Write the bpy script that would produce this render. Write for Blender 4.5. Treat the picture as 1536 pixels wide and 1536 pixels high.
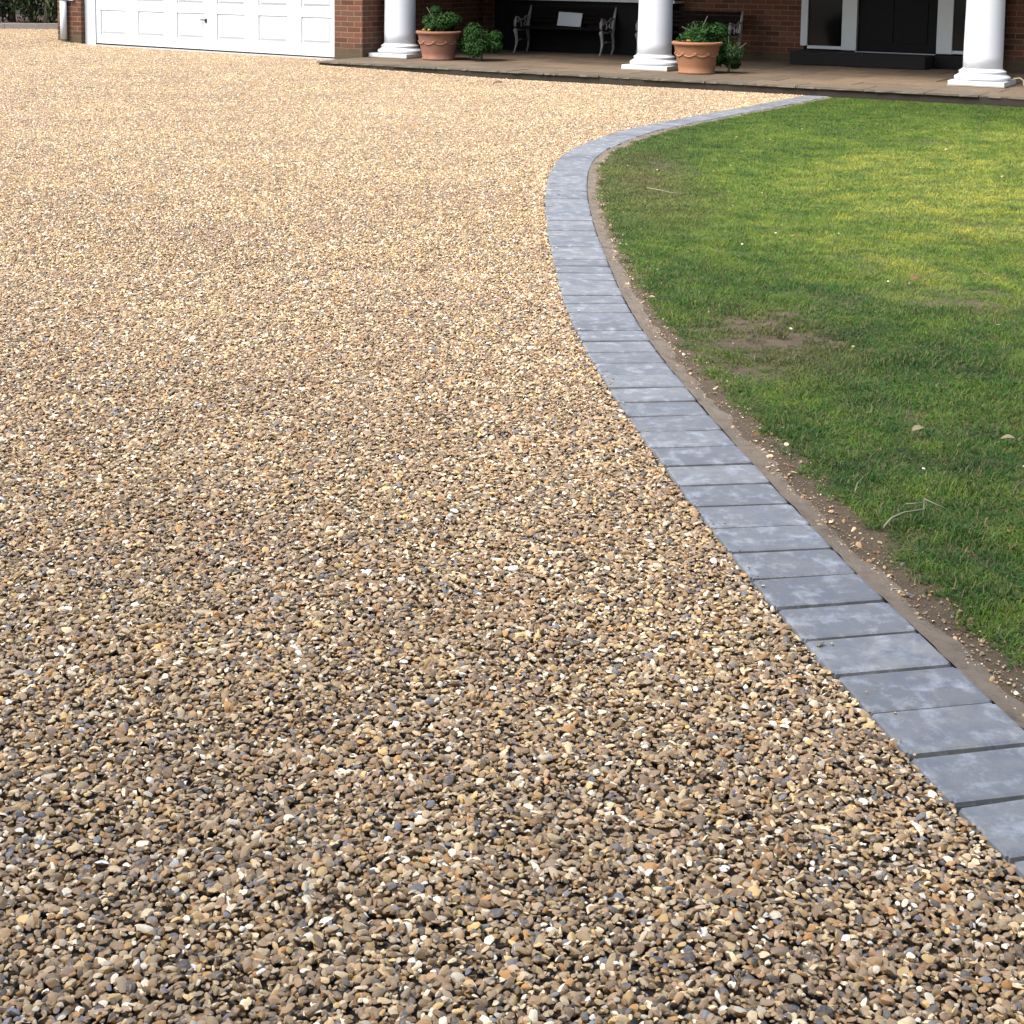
import bpy, bmesh, math, random
import numpy as np
from mathutils import Vector, Matrix, noise
for o in list(bpy.data.objects): bpy.data.objects.remove(o)
S = bpy.context.scene
COL = S.collection
R = math.radians

# ------------------------------------------------------------------ camera, world, sun, exposure
F_PX, Y0, PITCH, ROLL, CAM_H = 2300.0, 224.24, 0.12007, 0.012726, 1.42
cd = bpy.data.cameras.new('camera'); cam = bpy.data.objects.new('camera', cd); COL.objects.link(cam)
fw = Vector((0, math.cos(PITCH), -math.sin(PITCH))); up = Vector((0, math.sin(PITCH), math.cos(PITCH))); rt = Vector((1, 0, 0))
c_, s_ = math.cos(ROLL), math.sin(ROLL)
rt2 = c_*rt + s_*up; up2 = -s_*rt + c_*up
cam.matrix_world = Matrix(((rt2.x, up2.x, -fw.x, 0), (rt2.y, up2.y, -fw.y, 0), (rt2.z, up2.z, -fw.z, CAM_H), (0, 0, 0, 1)))
cd.sensor_width = 36; cd.lens = F_PX/1536*36; cd.shift_y = (Y0-768)/1536
cd.clip_start = 0.05; cd.clip_end = 500
S.camera = cam
SUN_EL, SUN_AZ = R(54), R(238)          # azimuth clockwise from +Y: behind and to the left of the camera
w = bpy.data.worlds.new('World'); S.world = w; w.use_nodes = True
nt = w.node_tree; bg = nt.nodes['Background']
sky = nt.nodes.new('ShaderNodeTexSky'); sky.sky_type = 'NISHITA'; sky.sun_disc = False
sky.sun_elevation = SUN_EL; sky.sun_rotation = SUN_AZ; sky.air_density = 1.3; sky.dust_density = 3.0; sky.ozone_density = 1.2
nt.links.new(sky.outputs[0], bg.inputs[0]); bg.inputs[1].default_value = 0.135
ld = bpy.data.lights.new('sun', 'SUN'); lo = bpy.data.objects.new('sun', ld); COL.objects.link(lo)
ld.energy = 1.75; ld.angle = R(38); ld.color = (1.0, 0.98, 0.945)
sd = Vector((math.sin(SUN_AZ)*math.cos(SUN_EL), math.cos(SUN_AZ)*math.cos(SUN_EL), math.sin(SUN_EL)))
lo.rotation_euler = sd.to_track_quat('Z', 'Y').to_euler()
S.view_settings.view_transform = 'Standard'; S.view_settings.look = 'None'; S.view_settings.gamma = 1
S.view_settings.exposure = 1.6
S.cycles.max_bounces = 4; S.cycles.diffuse_bounces = 2; S.cycles.glossy_bounces = 2; S.cycles.transmission_bounces = 2

rnd = random.Random(7); rng = np.random.default_rng(11)

# ------------------------------------------------------------------ frames and helpers
PH = R(29.3); HO = Vector((-1.62, 21.7, 0))
UX, UY = math.cos(PH), -math.sin(PH); NX, NY = math.sin(PH), math.cos(PH)
def W(a, b, z=0): return Vector((HO.x+a*UX+b*NX, HO.y+a*UY+b*NY, z))
def local_a(x, y): return (x-HO.x)*UX+(y-HO.y)*UY
def local_b(x, y): return (x-HO.x)*NX+(y-HO.y)*NY
def smooth(e0, e1, x):
    t = np.clip((np.asarray(x, float)-e0)/(e1-e0), 0, 1); return t*t*(3-2*t)
def gz(x, y):
    """gentle rise of the drive towards the garage"""
    a = local_a(np.asarray(x, float), np.asarray(y, float))
    r = np.interp(a, [-30, -12.0, -6.5, -5.4, -0.5, 2.5], [.30, .24, .165, .098, .058, 0.0])
    return r*smooth(11, 21, y)

def tag(o, label=None, cat=None, group=None, kind=None):
    if label: o['label'] = label
    if cat: o['category'] = cat
    if group: o['group'] = group
    if kind: o['kind'] = kind
    return o
def empty(name, loc=(0, 0, 0), rz=0, parent=None):
    o = bpy.data.objects.new(name, None); COL.objects.link(o); o.location = loc; o.rotation_euler = (0, 0, rz)
    o.empty_display_size = .1
    if parent: o.parent = parent
    return o
class MB:
    def __init__(s): s.v = []; s.f = []; s.uv = []; s.mi = []; s.sm = []
    def face(s, pts, uv=None, smooth=False):
        i = len(s.v); s.v += [tuple(p) for p in pts]; s.f.append(tuple(range(i, i+len(pts)))); s.sm.append(smooth)
        if uv is None:
            a, b, c = Vector(pts[0]), Vector(pts[1]), Vector(pts[2]); n = (b-a).cross(c-a)
            ax = max(range(3), key=lambda k: abs(n[k]))
            uv = [((p[1], p[2]) if ax == 0 else (p[0], p[2]) if ax == 1 else (p[0], p[1])) for p in pts]
        s.uv += uv
    def box(s, x0, x1, y0, y1, z0, z1, M=None):
        P = [Vector((x, y, z)) for z in (z0, z1) for y in (y0, y1) for x in (x0, x1)]
        for q in ((0, 1, 5, 4), (3, 2, 6, 7), (2, 0, 4, 6), (1, 3, 7, 5), (4, 5, 7, 6), (2, 3, 1, 0)):
            pts = [P[i] for i in q]
            a, b, c = pts[0], pts[1], pts[2]; n = (b-a).cross(c-a); ax = max(range(3), key=lambda k: abs(n[k]))
            uv = [((p[1], p[2]) if ax == 0 else (p[0], p[2]) if ax == 1 else (p[0], p[1])) for p in pts]
            s.face([M @ p for p in pts] if M else pts, uv)
    def lathe(s, prof, c=(0, 0, 0), n=32, cap=True):
        rings = [[(c[0]+r*math.cos(2*math.pi*k/n), c[1]+r*math.sin(2*math.pi*k/n), c[2]+z) for k in range(n)] for r, z in prof]
        for i in range(len(rings)-1):
            for k in range(n):
                k2 = (k+1) % n; A, B = rings[i], rings[i+1]
                s.face([A[k], A[k2], B[k2], B[k]], [(k/n, i), ((k+1)/n, i), ((k+1)/n, i+1), (k/n, i+1)], True)
        if cap:
            s.face(rings[0][::-1]); s.face(rings[-1])
    def tube(s, pts, rad, n=8):
        pts = [Vector(p) for p in pts]; rad = rad if hasattr(rad, '__len__') else [rad]*len(pts)
        rings = []
        for i, p in enumerate(pts):
            t = (pts[min(i+1, len(pts)-1)]-pts[max(i-1, 0)]).normalized()
            h = Vector((0, 0, 1)) if abs(t.z) < .9 else Vector((1, 0, 0))
            e1 = t.cross(h).normalized(); e2 = t.cross(e1)
            rings.append([tuple(p+rad[i]*(math.cos(2*math.pi*k/n)*e1+math.sin(2*math.pi*k/n)*e2)) for k in range(n)])
        for i in range(len(rings)-1):
            for k in range(n):
                k2 = (k+1) % n; s.face([rings[i][k], rings[i][k2], rings[i+1][k2], rings[i+1][k]], None, True)
        s.face(rings[0][::-1]); s.face(rings[-1])
    def build(s, name, mat, parent=None, bevel=0, weld=True):
        me = bpy.data.meshes.new(name); me.from_pydata(s.v, [], s.f)
        l = me.uv_layers.new(name='UVMap'); l.data.foreach_set('uv', np.array(s.uv, dtype=np.float32).ravel())
        me.polygons.foreach_set('use_smooth', s.sm)
        if weld:
            bm = bmesh.new(); bm.from_mesh(me); bmesh.ops.remove_doubles(bm, verts=bm.verts, dist=1e-5)
            bmesh.ops.recalc_face_normals(bm, faces=bm.faces); bm.to_mesh(me); bm.free()
        o = bpy.data.objects.new(name, me); COL.objects.link(o)
        if mat: me.materials.append(mat)
        if parent: o.parent = parent
        if bevel:
            m = o.modifiers.new('bevel', 'BEVEL'); m.width = bevel; m.segments = 2; m.limit_method = 'ANGLE'
        return o
def mesh_obj(name, v, f, mat, parent=None, smooth_=False):
    me = bpy.data.meshes.new(name); me.from_pydata(v, [], f); me.materials.append(mat)
    if smooth_: me.polygons.foreach_set('use_smooth', [True]*len(me.polygons))
    o = bpy.data.objects.new(name, me); COL.objects.link(o)
    if parent: o.parent = parent
    return o

# ------------------------------------------------------------------ materials
class NT:
    def __init__(s, name):
        s.m = bpy.data.materials.new(name); s.m.use_nodes = True; s.t = s.m.node_tree; s.b = s.t.nodes['Principled BSDF']
        s.b.inputs['Roughness'].default_value = .8
    def n(s, typ, **kw):
        x = s.t.nodes.new('ShaderNode'+typ)
        for k, v in kw.items():
            if k.startswith('i_'): x.inputs[k[2:].replace('_', ' ')].default_value = v
            else: setattr(x, k, v)
        return x
    def l(s, a, b): s.t.links.new(a, b)
    def pos(s): return s.n('NewGeometry').outputs['Position']
    def obj(s): return s.n('TexCoord').outputs['Object']
    def noise(s, vec, scale, detail=4, rough=.6, dist=0):
        x = s.n('TexNoise'); x.inputs['Scale'].default_value = scale; x.inputs['Detail'].default_value = detail
        x.inputs['Roughness'].default_value = rough; x.inputs['Distortion'].default_value = dist
        if vec is not None: s.l(vec, x.inputs['Vector'])
        return x.outputs['Fac']
    def ramp(s, fac, stops, interp='LINEAR'):
        x = s.n('ValToRGB'); cr = x.color_ramp; cr.interpolation = interp
        while len(cr.elements) > 1: cr.elements.remove(cr.elements[-1])
        for i, (p, c) in enumerate(stops):
            e = cr.elements[0] if i == 0 else cr.elements.new(p)
            e.position = p; e.color = (c if hasattr(c, '__len__') else (c, c, c))[:3]+(1,) if hasattr(c, '__len__') else (c, c, c, 1)
        s.l(fac, x.inputs[0]); return x.outputs[0]
    def mix(s, fac, a, b, mode='MIX'):
        x = s.n('Mix'); x.data_type = 'RGBA'; x.blend_type = mode
        for i, v in ((0, fac), (6, a), (7, b)):
            sock = x.inputs[i]
            if isinstance(v, bpy.types.NodeSocket): s.l(v, sock)
            elif hasattr(v, '__len__'): sock.default_value = tuple(v)[:3]+(1,)
            else: sock.default_value = v if i == 0 else (v, v, v, 1)
        return x.outputs[2]
    def math(s, op, a, b=0):
        x = s.n('Math'); x.operation = op
        for sock, v in ((x.inputs[0], a), (x.inputs[1], b)):
            if isinstance(v, bpy.types.NodeSocket): s.l(v, sock)
            else: sock.default_value = v
        return x.outputs[0]
    def col(s, c):
        if isinstance(c, bpy.types.NodeSocket): s.l(c, s.b.inputs['Base Color'])
        else: s.b.inputs['Base Color'].default_value = tuple(c)[:3]+(1,)
    def bump(s, h, strength=.3, dist=.01):
        x = s.n('Bump'); x.inputs['Strength'].default_value = strength; x.inputs['Distance'].default_value = dist
        s.l(h, x.inputs['Height']); s.l(x.outputs[0], s.b.inputs['Normal'])
    def rough(s, v):
        if isinstance(v, bpy.types.NodeSocket): s.l(v, s.b.inputs['Roughness'])
        else: s.b.inputs['Roughness'].default_value = v

def simple(name, c, rough=.6, var=.15, scale=8, bump=.1, metal=0):
    t = NT(name); n1 = t.noise(t.obj(), scale, 5)
    t.col(t.mix(n1, tuple(x*(1-var) for x in c), tuple(min(1, x*(1+var)) for x in c))); t.rough(rough)
    t.b.inputs['Metallic'].default_value = metal
    if bump: t.bump(t.noise(t.obj(), scale*12, 3), bump, .003)
    return t.m

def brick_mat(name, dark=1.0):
    t = NT(name); uv = t.n('TexCoord').outputs['UV']
    wob = t.n('VectorMath'); wob.operation = 'ADD'; nz = t.n('TexNoise'); nz.inputs['Scale'].default_value = 9
    t.l(uv, nz.inputs['Vector']); sc = t.n('VectorMath'); sc.operation = 'SCALE'; sc.inputs['Scale'].default_value = .006
    t.l(nz.outputs['Color'], sc.inputs[0]); t.l(uv, wob.inputs[0]); t.l(sc.outputs[0], wob.inputs[1])
    b = t.n('TexBrick'); t.l(wob.outputs[0], b.inputs['Vector'])
    b.inputs['Scale'].default_value = 1; b.inputs['Brick Width'].default_value = .225; b.inputs['Row Height'].default_value = .075
    b.inputs['Mortar Size'].default_value = .006; b.inputs['Mortar Smooth'].default_value = .15; b.inputs['Bias'].default_value = 0
    b.inputs['Color1'].default_value = (0, 0, 0, 1); b.inputs['Color2'].default_value = (1, 1, 1, 1); b.inputs['Mortar'].default_value = (.5, .5, .5, 1)
    bc = t.ramp(b.outputs['Color'], [(0, (.13, .055, .035)), (.3, (.24, .085, .045)), (.6, (.30, .11, .06)), (.85, (.20, .10, .06)), (1, (.34, .15, .09))])
    n2 = t.noise(uv, 35, 4); bc = t.mix(t.ramp(n2, [(.3, .0), (.75, .6)]), bc, (.12, .07, .05))
    mort = t.mix(t.noise(uv, 14, 4), (.28, .19, .12), (.40, .29, .20))
    c = t.mix(b.outputs['Fac'], bc, mort)
    # damp green-grey course near the ground
    z = t.n('SeparateXYZ'); t.l(t.pos(), z.inputs[0])
    low = t.math('ADD', z.outputs[2], t.math('MULTIPLY', t.noise(uv, 5, 3), .12))
    c = t.mix(t.ramp(low, [(.22, .85), (.36, 0)]), c, (.13, .11, .065))
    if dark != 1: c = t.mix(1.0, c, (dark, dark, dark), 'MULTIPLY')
    t.col(c); t.rough(.85)
    inv = t.math('SUBTRACT', 1, b.outputs['Fac']); h = t.math('ADD', inv, t.math('MULTIPLY', n2, .3)); t.bump(h, .6, .006)
    return t.m

def gravel_palette(t, r, light=1.0):
    P = [(0, (.30, .205, .12)), (.13, (.46, .345, .21)), (.25, (.235, .165, .105)), (.38, (.56, .45, .30)), (.47, (.31, .21, .13)),
         (.57, (.085, .080, .080)), (.635, (.36, .20, .085)), (.70, (.74, .66, .52)), (.775, (.26, .195, .135)), (.85, (.50, .355, .17)),
         (.91, (.145, .15, .17)), (.95, (.39, .29, .21)), (.985, (.82, .80, .74))]
    def rich(c):                                           # keep luminance, deepen the hue
        l_ = .3*c[0]+.55*c[1]+.15*c[2]; return tuple(max(.004, (l_+(x-l_)*1.16)*light*1.17) for x in c)
    P = [(p, rich(c)) for p, c in P]
    return t.ramp(r, P, 'CONSTANT')
def pebble_mat():
    t = NT('pebble'); oi = t.n('ObjectInfo'); g = t.n('NewGeometry')
    r = t.math('FRACT', t.math('ADD', oi.outputs['Random'], t.math('MULTIPLY', g.outputs['Random Per Island'], 7.31)))
    c = gravel_palette(t, r)
    # each stone is mottled; the whole drive drifts gently between browner and yellower loads
    r2 = t.math('FRACT', t.math('MULTIPLY', r, 37.7))
    c = t.mix(1, c, t.ramp(r2, [(0, (.50, .48, .47)), (.55, (1, 1, 1)), (1, (1.42, 1.40, 1.34))]), 'MULTIPLY')
    nz = t.noise(t.pos(), 160, 3, .7); c = t.mix(t.ramp(nz, [(.35, 0), (.8, .45)]), c, (.45, .36, .25))
    pn = t.noise(t.pos(), .9, 3); c = t.mix(1, c, t.ramp(pn, [(.3, (.90, .88, .88)), (.7, (1.10, 1.08, 1.02))]), 'MULTIPLY')
    t.col(c); t.rough(.62); t.b.inputs['Specular IOR Level'].default_value = .35
    t.bump(t.noise(t.pos(), 500, 2), .25, .001)
    return t.m
M_PEB = pebble_mat()

def drive_mat():
    t = NT('drive_fines'); v = t.n('TexVoronoi'); v.inputs['Scale'].default_value = 85; t.l(t.pos(), v.inputs['Vector'])
    sx = t.n('SeparateColor'); t.l(v.outputs['Color'], sx.inputs[0])
    c = gravel_palette(t, sx.outputs[0], .16); t.col(c); t.rough(.9)  # stone palette darkened so gaps between pebbles look deeply shaded
    t.bump(t.math('SUBTRACT', 1, v.outputs['Distance']), .8, .01); return t.m
def soil_mat(name='soil', c0=(.060, .038, .020), c1=(.13, .09, .048)):
    t = NT(name); p = t.pos(); c = t.mix(t.noise(p, 9, 6), c0, c1)
    c = t.mix(t.ramp(t.noise(p, 70, 3), [(.55, 0), (.7, .5)]), c, (.03, .02, .015)); t.col(c); t.rough(.95)
    t.bump(t.noise(p, 60, 6, .7), .8, .012); return t.m
def haunch_mat():
    t = NT('mortar_haunch'); p = t.pos(); c = t.mix(t.noise(p, 5, 5), (.11, .082, .056), (.25, .195, .135))
    c = t.mix(t.ramp(t.noise(p, 40, 4), [(.5, 0), (.75, .6)]), c, (.10, .07, .05)); c = t.mix(t.ramp(t.noise(p, 13, 5, .7), [(.52, 0), (.68, .75)]), c, (.09, .062, .040)); t.col(c); t.rough(.9)
    t.bump(t.noise(p, 70, 6, .75), .9, .006); return t.m
def paver_mat():
    t = NT('edging_concrete'); oi = t.n('ObjectInfo'); p = t.obj()
    off = t.n('VectorMath'); off.operation = 'ADD'; t.l(p, off.inputs[0])
    cmb = t.n('CombineXYZ'); t.l(t.math('MULTIPLY', oi.outputs['Random'], 91), cmb.inputs[0]); t.l(t.math('MULTIPLY', oi.outputs['Random'], 37), cmb.inputs[1]); t.l(cmb.outputs[0], off.inputs[1])
    q = off.outputs[0]
    base = t.ramp(oi.outputs['Random'], [(0, (.120, .120, .116)), (.25, (.184, .184, .176)), (.5, (.228, .224, .210)), (.75, (.152, .150, .142)), (1, (.210, .212, .206))])
    c = t.mix(t.ramp(t.noise(q, 16, 7, .75), [(.38, 0), (.66, .85)]), base, (.115, .122, .145))
    bl = t.ramp(t.noise(q, 15, 7, .72, 0), [(.50, 0), (.70, .6)])
    c = t.mix(bl, c, (.46, .475, .49))
    c = t.mix(t.ramp(t.noise(q, 11, 3), [(.6, 0), (.75, .35)]), c, (.25, .22, .19))
    c = t.mix(t.ramp(t.noise(q, 130, 2), [(.66, 0), (.74, .5)]), c, (.06, .06, .07))
    t.col(c); t.rough(.55); t.b.inputs['Specular IOR Level'].default_value = .5
    t.bump(t.noise(q, 160, 5, .7), .3, .002); return t.m
def grass_mat():
    t = NT('grass_blade'); g = t.n('NewGeometry'); oi = t.n('ObjectInfo'); p = g.outputs['Position']
    r = t.math('FRACT', t.math('ADD', oi.outputs['Random'], t.math('MULTIPLY', g.outputs['Random Per Island'], 5.17)))
    # yellower, drier sward in the middle of the lawn; dark lush grass towards its near end
    def blob(cx, cy, rx, ry):
        m = t.n('Mapping'); m.vector_type = 'TEXTURE'; m.inputs['Location'].default_value = (cx, cy, 0); m.inputs['Scale'].default_value = (rx, ry, 10); t.l(p, m.inputs['Vector'])
        g_ = t.n('TexGradient'); g_.gradient_type = 'SPHERICAL'; t.l(m.outputs[0], g_.inputs[0]); return g_.outputs['Fac']
    dry = t.math('ADD', t.math('ADD', blob(2.9, 9.2, 2.6, 3.2), t.math('MULTIPLY', blob(1.8, 7.0, .9, .9), .5)), t.math('MULTIPLY', blob(4.6, 12.2, 3.2, 3.0), .8))
    f_ = t.math('ADD', t.math('MULTIPLY', dry, .30), t.math('ADD', t.math('MULTIPLY', t.noise(p, 1.1, 6, .65, .4), .55), .08))
    base = t.ramp(f_, [(.24, (.034, .086, .012)), (.36, (.078, .158, .018)), (.48, (.152, .238, .030)), (.62, (.290, .340, .060))])
    yl = t.ramp(t.noise(p, 4.5, 6, .7), [(.38, (.50, .70, .60)), (.5, (1, 1, 1)), (.62, (1.5, 1.25, 1.0))]); base = t.mix(1, base, yl, 'MULTIPLY')
    br_ = t.ramp(t.noise(p, 2.3, 6, .75, .5), [(.56, 0), (.72, .65)]); base = t.mix(br_, base, (.135, .110, .045)); base = t.mix(t.math('MULTIPLY', blob(.88, 10.2, .55, 2.4), .8), base, (.15, .13, .055)); base = t.mix(t.math('MULTIPLY', blob(1.0, 5.8, .40, .8), .8), base, (.13, .105, .045))
    vr = t.ramp(r, [(0, (.45, .52, .4)), (.5, (.95, .97, .95)), (1, (1.6, 1.45, 1.15))]); base = t.mix(1, base, vr, 'MULTIPLY')
    straw = t.math('GREATER_THAN', r, .86); c = t.mix(straw, base, (.22, .18, .075))
    t.col(c); t.rough(.55); t.b.inputs['Specular IOR Level'].default_value = .3
    tr = t.n('BsdfTranslucent'); t.l(c, tr.inputs[0]); mx = t.n('MixShader'); mx.inputs[0].default_value = .28
    t.l(t.b.outputs[0], mx.inputs[1]); t.l(tr.outputs[0], mx.inputs[2]); t.l(mx.outputs[0], t.t.nodes['Material Output'].inputs[0])
    return t.m
def leaf_mat(name, cols):
    t = NT(name); g = t.n('NewGeometry'); c = t.ramp(g.outputs['Random Per Island'], [(i/(len(cols)-1), x) for i, x in enumerate(cols)])
    t.col(c); t.rough(.7); t.b.inputs['Specular IOR Level'].default_value = .2; tr = t.n('BsdfTranslucent'); t.l(c, tr.inputs[0]); mx = t.n('MixShader'); mx.inputs[0].default_value = .2
    t.l(t.b.outputs[0], mx.inputs[1]); t.l(tr.outputs[0], mx.inputs[2]); t.l(mx.outputs[0], t.t.nodes['Material Output'].inputs[0]); return t.m
def slab_mat(name='patio_stone'):
    t = NT(name); p = t.pos(); g = t.n('NewGeometry')
    isl = t.ramp(g.outputs['Random Per Island'], [(0, (.75, .74, .72)), (.5, (1, .98, .95)), (1, (1.2, 1.14, 1.05))])
    c = t.mix(t.noise(p, 3, 6, .65), (.085, .060, .038), (.19, .138, .088)); c = t.mix(1, c, isl, 'MULTIPLY')
    c = t.mix(t.ramp(t.noise(p, 18, 5, .7), [(.5, 0), (.72, .6)]), c, (.05, .038, .026))
    b = t.n('SeparateXYZ'); cm = t.n('VectorMath'); cm.operation = 'DOT_PRODUCT'; cm.inputs[1].default_value = (NX, NY, 0); t.l(p, cm.inputs[0])
    bb = t.math('ADD', t.math('SUBTRACT', cm.outputs['Value'], HO.x*NX+HO.y*NY), t.math('MULTIPLY', t.noise(p, 2.2, 4), .8))
    edge = t.ramp(t.math('ADD', bb, 1.5), [(.25, .75), (.95, 0)])       # weathered, lichen-grey front row
    c = t.mix(edge, c, (.085, .078, .055)); t.col(c); t.rough(.8); t.bump(t.noise(p, 45, 5, .7), .5, .006); return t.m

M_BRICK = brick_mat('red_brick', .55); M_BRICK_IN = M_BRICK
M_DRIVE = drive_mat(); M_SOIL = soil_mat(); M_HAUNCH = haunch_mat(); M_PAVER = paver_mat(); M_GRASS = grass_mat(); M_SLAB = slab_mat()
def white_mat(name, c=(.58, .60, .62), rough=.4, dirt=.25):
    t = NT(name); z = t.n('SeparateXYZ'); t.l(t.pos(), z.inputs[0])
    n = t.noise(t.obj(), 6, 5); low = t.math('ADD', z.outputs[2], t.math('MULTIPLY', n, .35))
    cc = t.mix(t.ramp(low, [(.18, dirt), (.5, 0)]), c, (.42, .40, .36))
    cc = t.mix(t.ramp(t.noise(t.obj(), 60, 2), [(.70, 0), (.76, .25)]), cc, (.3, .28, .25)); t.col(cc); t.rough(rough); t.bump(n, .05, .002); return t.m
M_WHITE = white_mat('white_paint'); M_COLUMN = white_mat('column_paint', (.62, .64, .665), .45, .45); M_UPVC = white_mat('white_upvc', (.50, .52, .53), .4, .1)
M_BLACK = simple('black_gap', (.008, .008, .008), .8); M_DARKPAINT = simple('dark_door_paint', (.006, .006, .007), .6, bump=.03)
M_GLASS = simple('dark_glazing', (.004, .005, .006), .08, bump=0)
def terracotta(name, c0, c1):
    t = NT(name); p = t.obj(); c = t.mix(t.noise(p, 5, 5, .65), c0, c1)
    c = t.mix(t.ramp(t.noise(p, 14, 5, .7), [(.5, 0), (.75, .5)]), c, (.26, .18, .13)); t.col(c); t.rough(.85); t.bump(t.noise(p, 60, 4), .3, .003); return t.m
M_POT = terracotta('terracotta', (.17, .070, .042), (.25, .115, .070)); M_POT2 = terracotta('terracotta_orange', (.22, .092, .040), (.30, .14, .066))
M_IRON = simple('weathered_cast_metal', (.27, .26, .245), .6, .3, 20, .3); M_SLAT = simple('dark_bench_slat', (.008, .006, .005), .75)
M_STONE = simple('pad_stone', (.28, .25, .18), .85, .35, 9, .5); M_ROOF = simple('roof_tile', (.12, .06, .045), .8)
M_BARK = simple('bark', (.14, .12, .08), .9, .5, 14, .6); M_TWIG = simple('twig_bark', (.24, .20, .13), .8, .3, 30, .3)
M_BOX = leaf_mat('shrub_leaf', [(.006, .024, .005), (.010, .042, .008), (.022, .072, .011), (.045, .105, .020), (.008, .032, .008)])
M_HEDGE = leaf_mat('hedge_leaf', [(.015, .03, .010), (.028, .05, .018), (.05, .075, .03), (.085, .09, .045), (.022, .042, .02)])
M_YELLOW = leaf_mat('yellow_petal', [(.40, .27, .04), (.5, .36, .07), (.36, .22, .04)])
M_DEAD = leaf_mat('dead_leaf', [(.14, .075, .035), (.22, .13, .06)])
for m_, sp in ((M_BLACK, .05), (M_DARKPAINT, .12), (M_SLAT, .1), (M_GLASS, .25), (M_BRICK, .2)): m_.node_tree.nodes['Principled BSDF'].inputs['Specular IOR Level'].default_value = sp
M_PAPER = simple('white_card', (.55, .57, .59), .6, .06, 6, 0)

# ------------------------------------------------------------------ edging centre line
CP = np.array([(1.62, .35), (1.32, 1.15), (1.07, 1.9), (.905, 2.5), (.83, 2.826), (.762, 3.157), (.700, 3.48), (.648, 3.803), (.599, 4.127), (.554, 4.445), (.511, 4.76), (.472, 5.08),
    (.437, 5.391), (.407, 5.703), (.384, 6.029), (.366, 6.34), (.352, 6.70), (.337, 7.4), (.328, 8.1), (.332, 9.0), (.366, 10.0), (.443, 11.0), (.585, 11.8), (.74, 12.29), (.92, 12.83),
    (1.27, 13.6), (1.86, 14.6), (2.42, 15.5), (2.90, 16.28), (3.42, 17.16), (3.75, 17.7)])
def catmull(P, n=24):
    out = []
    for i in range(1, len(P)-2):
        p0, p1, p2, p3 = P[i-1], P[i], P[i+1], P[i+2]
        for k in range(n):
            t = k/n; out.append(.5*((2*p1)+(-p0+p2)*t+(2*p0-5*p1+4*p2-p3)*t*t+(-p0+3*p1-3*p2+p3)*t**3))
    return np.array(out)
CP = np.vstack([2*CP[0]-CP[1], CP, 2*CP[-1]-CP[-2]]); CL = catmull(CP)
for _ in range(30): CL[1:-1] = .25*CL[:-2]+.5*CL[1:-1]+.25*CL[2:]
_seg = np.linalg.norm(np.diff(CL, axis=0), axis=1); CS = np.concatenate([[0], np.cumsum(_seg)])
def cl_at(s): return np.array([np.interp(s, CS, CL[:, 0]), np.interp(s, CS, CL[:, 1])])
def cl_tan(s): d = cl_at(s+.12)-cl_at(s-.12); return d/np.linalg.norm(d)
def side_dist(x, y):
    """signed distance to the edging centre line, + on the lawn side"""
    P = np.stack([np.asarray(x, float), np.asarray(y, float)], -1); out = np.empty(len(P)); C = CL[::3]
    T = np.gradient(C, axis=0)
    for i in range(0, len(P), 20000):
        d = P[i:i+20000, None, :]-C[None]; q = (d**2).sum(-1); k = q.argmin(1); dd = d[np.arange(len(k)), k]; tt = T[k]
        out[i:i+20000] = np.sqrt(q.min(1))*np.sign(dd[:, 0]*tt[:, 1]-dd[:, 1]*tt[:, 0])
    return out
PW, PITCHP = .266, .1628

# ------------------------------------------------------------------ ground sheets
def ribbon(name, o0, o1, z0, z1, mat, s0=0, s1=None, nseg=500, steps=1, wob=0):
    s1 = s1 or CS[-1]; v = []; f = []
    for i in range(nseg+1):
        s = s0+(s1-s0)*i/nseg; c = cl_at(s); t = cl_tan(s); n = np.array([t[1], -t[0]])
        for k in range(steps+1):
            u = k/steps; o = o0+(o1-o0)*u
            if wob and k: o += wob*u*(noise.noise(Vector((s*3, 3, 0)))+.6*noise.noise(Vector((s*11, 8, 0))))
            p = c+n*o; v.append((p[0], p[1], z0+(z1-z0)*u + (.006*noise.noise(Vector((p[0]*9, p[1]*9, 0)))+.004*noise.noise(Vector((p[0]*31, p[1]*31, 0))) if wob else 0)))
    for i in range(nseg):
        for k in range(steps): a = i*(steps+1)+k; f.append((a, a+1, a+steps+2, a+steps+1))
    o = mesh_obj(name, v, f, mat); tag(o, kind='structure'); return o
def grid_ground(name, x0, x1, y0, y1, dx, zf, mat):
    xs = np.arange(x0, x1+dx, dx); ys = np.arange(y0, y1+dx, dx); X, Y = np.meshgrid(xs, ys); Z = zf(X, Y)
    v = list(zip(X.ravel().tolist(), Y.ravel().tolist(), Z.ravel().tolist())); nx = len(xs); f = []
    for j in range(len(ys)-1):
        for i in range(nx-1): a = j*nx+i; f.append((a, a+1, a+nx+1, a+nx))
    o = mesh_obj(name, v, f, mat, smooth_=True); tag(o, kind='structure'); return o
M_GROUND = soil_mat('ground_earth', (.06, .06, .03), (.12, .11, .06))
g = mesh_obj('ground', [(-260, -260, -.12), (260, -260, -.12), (260, 260, -.12), (-260, 260, -.12)], [(0, 1, 2, 3)], M_GROUND); tag(g, kind='structure')
grid_ground('driveway', -22, 14, -6, 40, .4, lambda X, Y: gz(X, Y)-.024, M_DRIVE)
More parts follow.
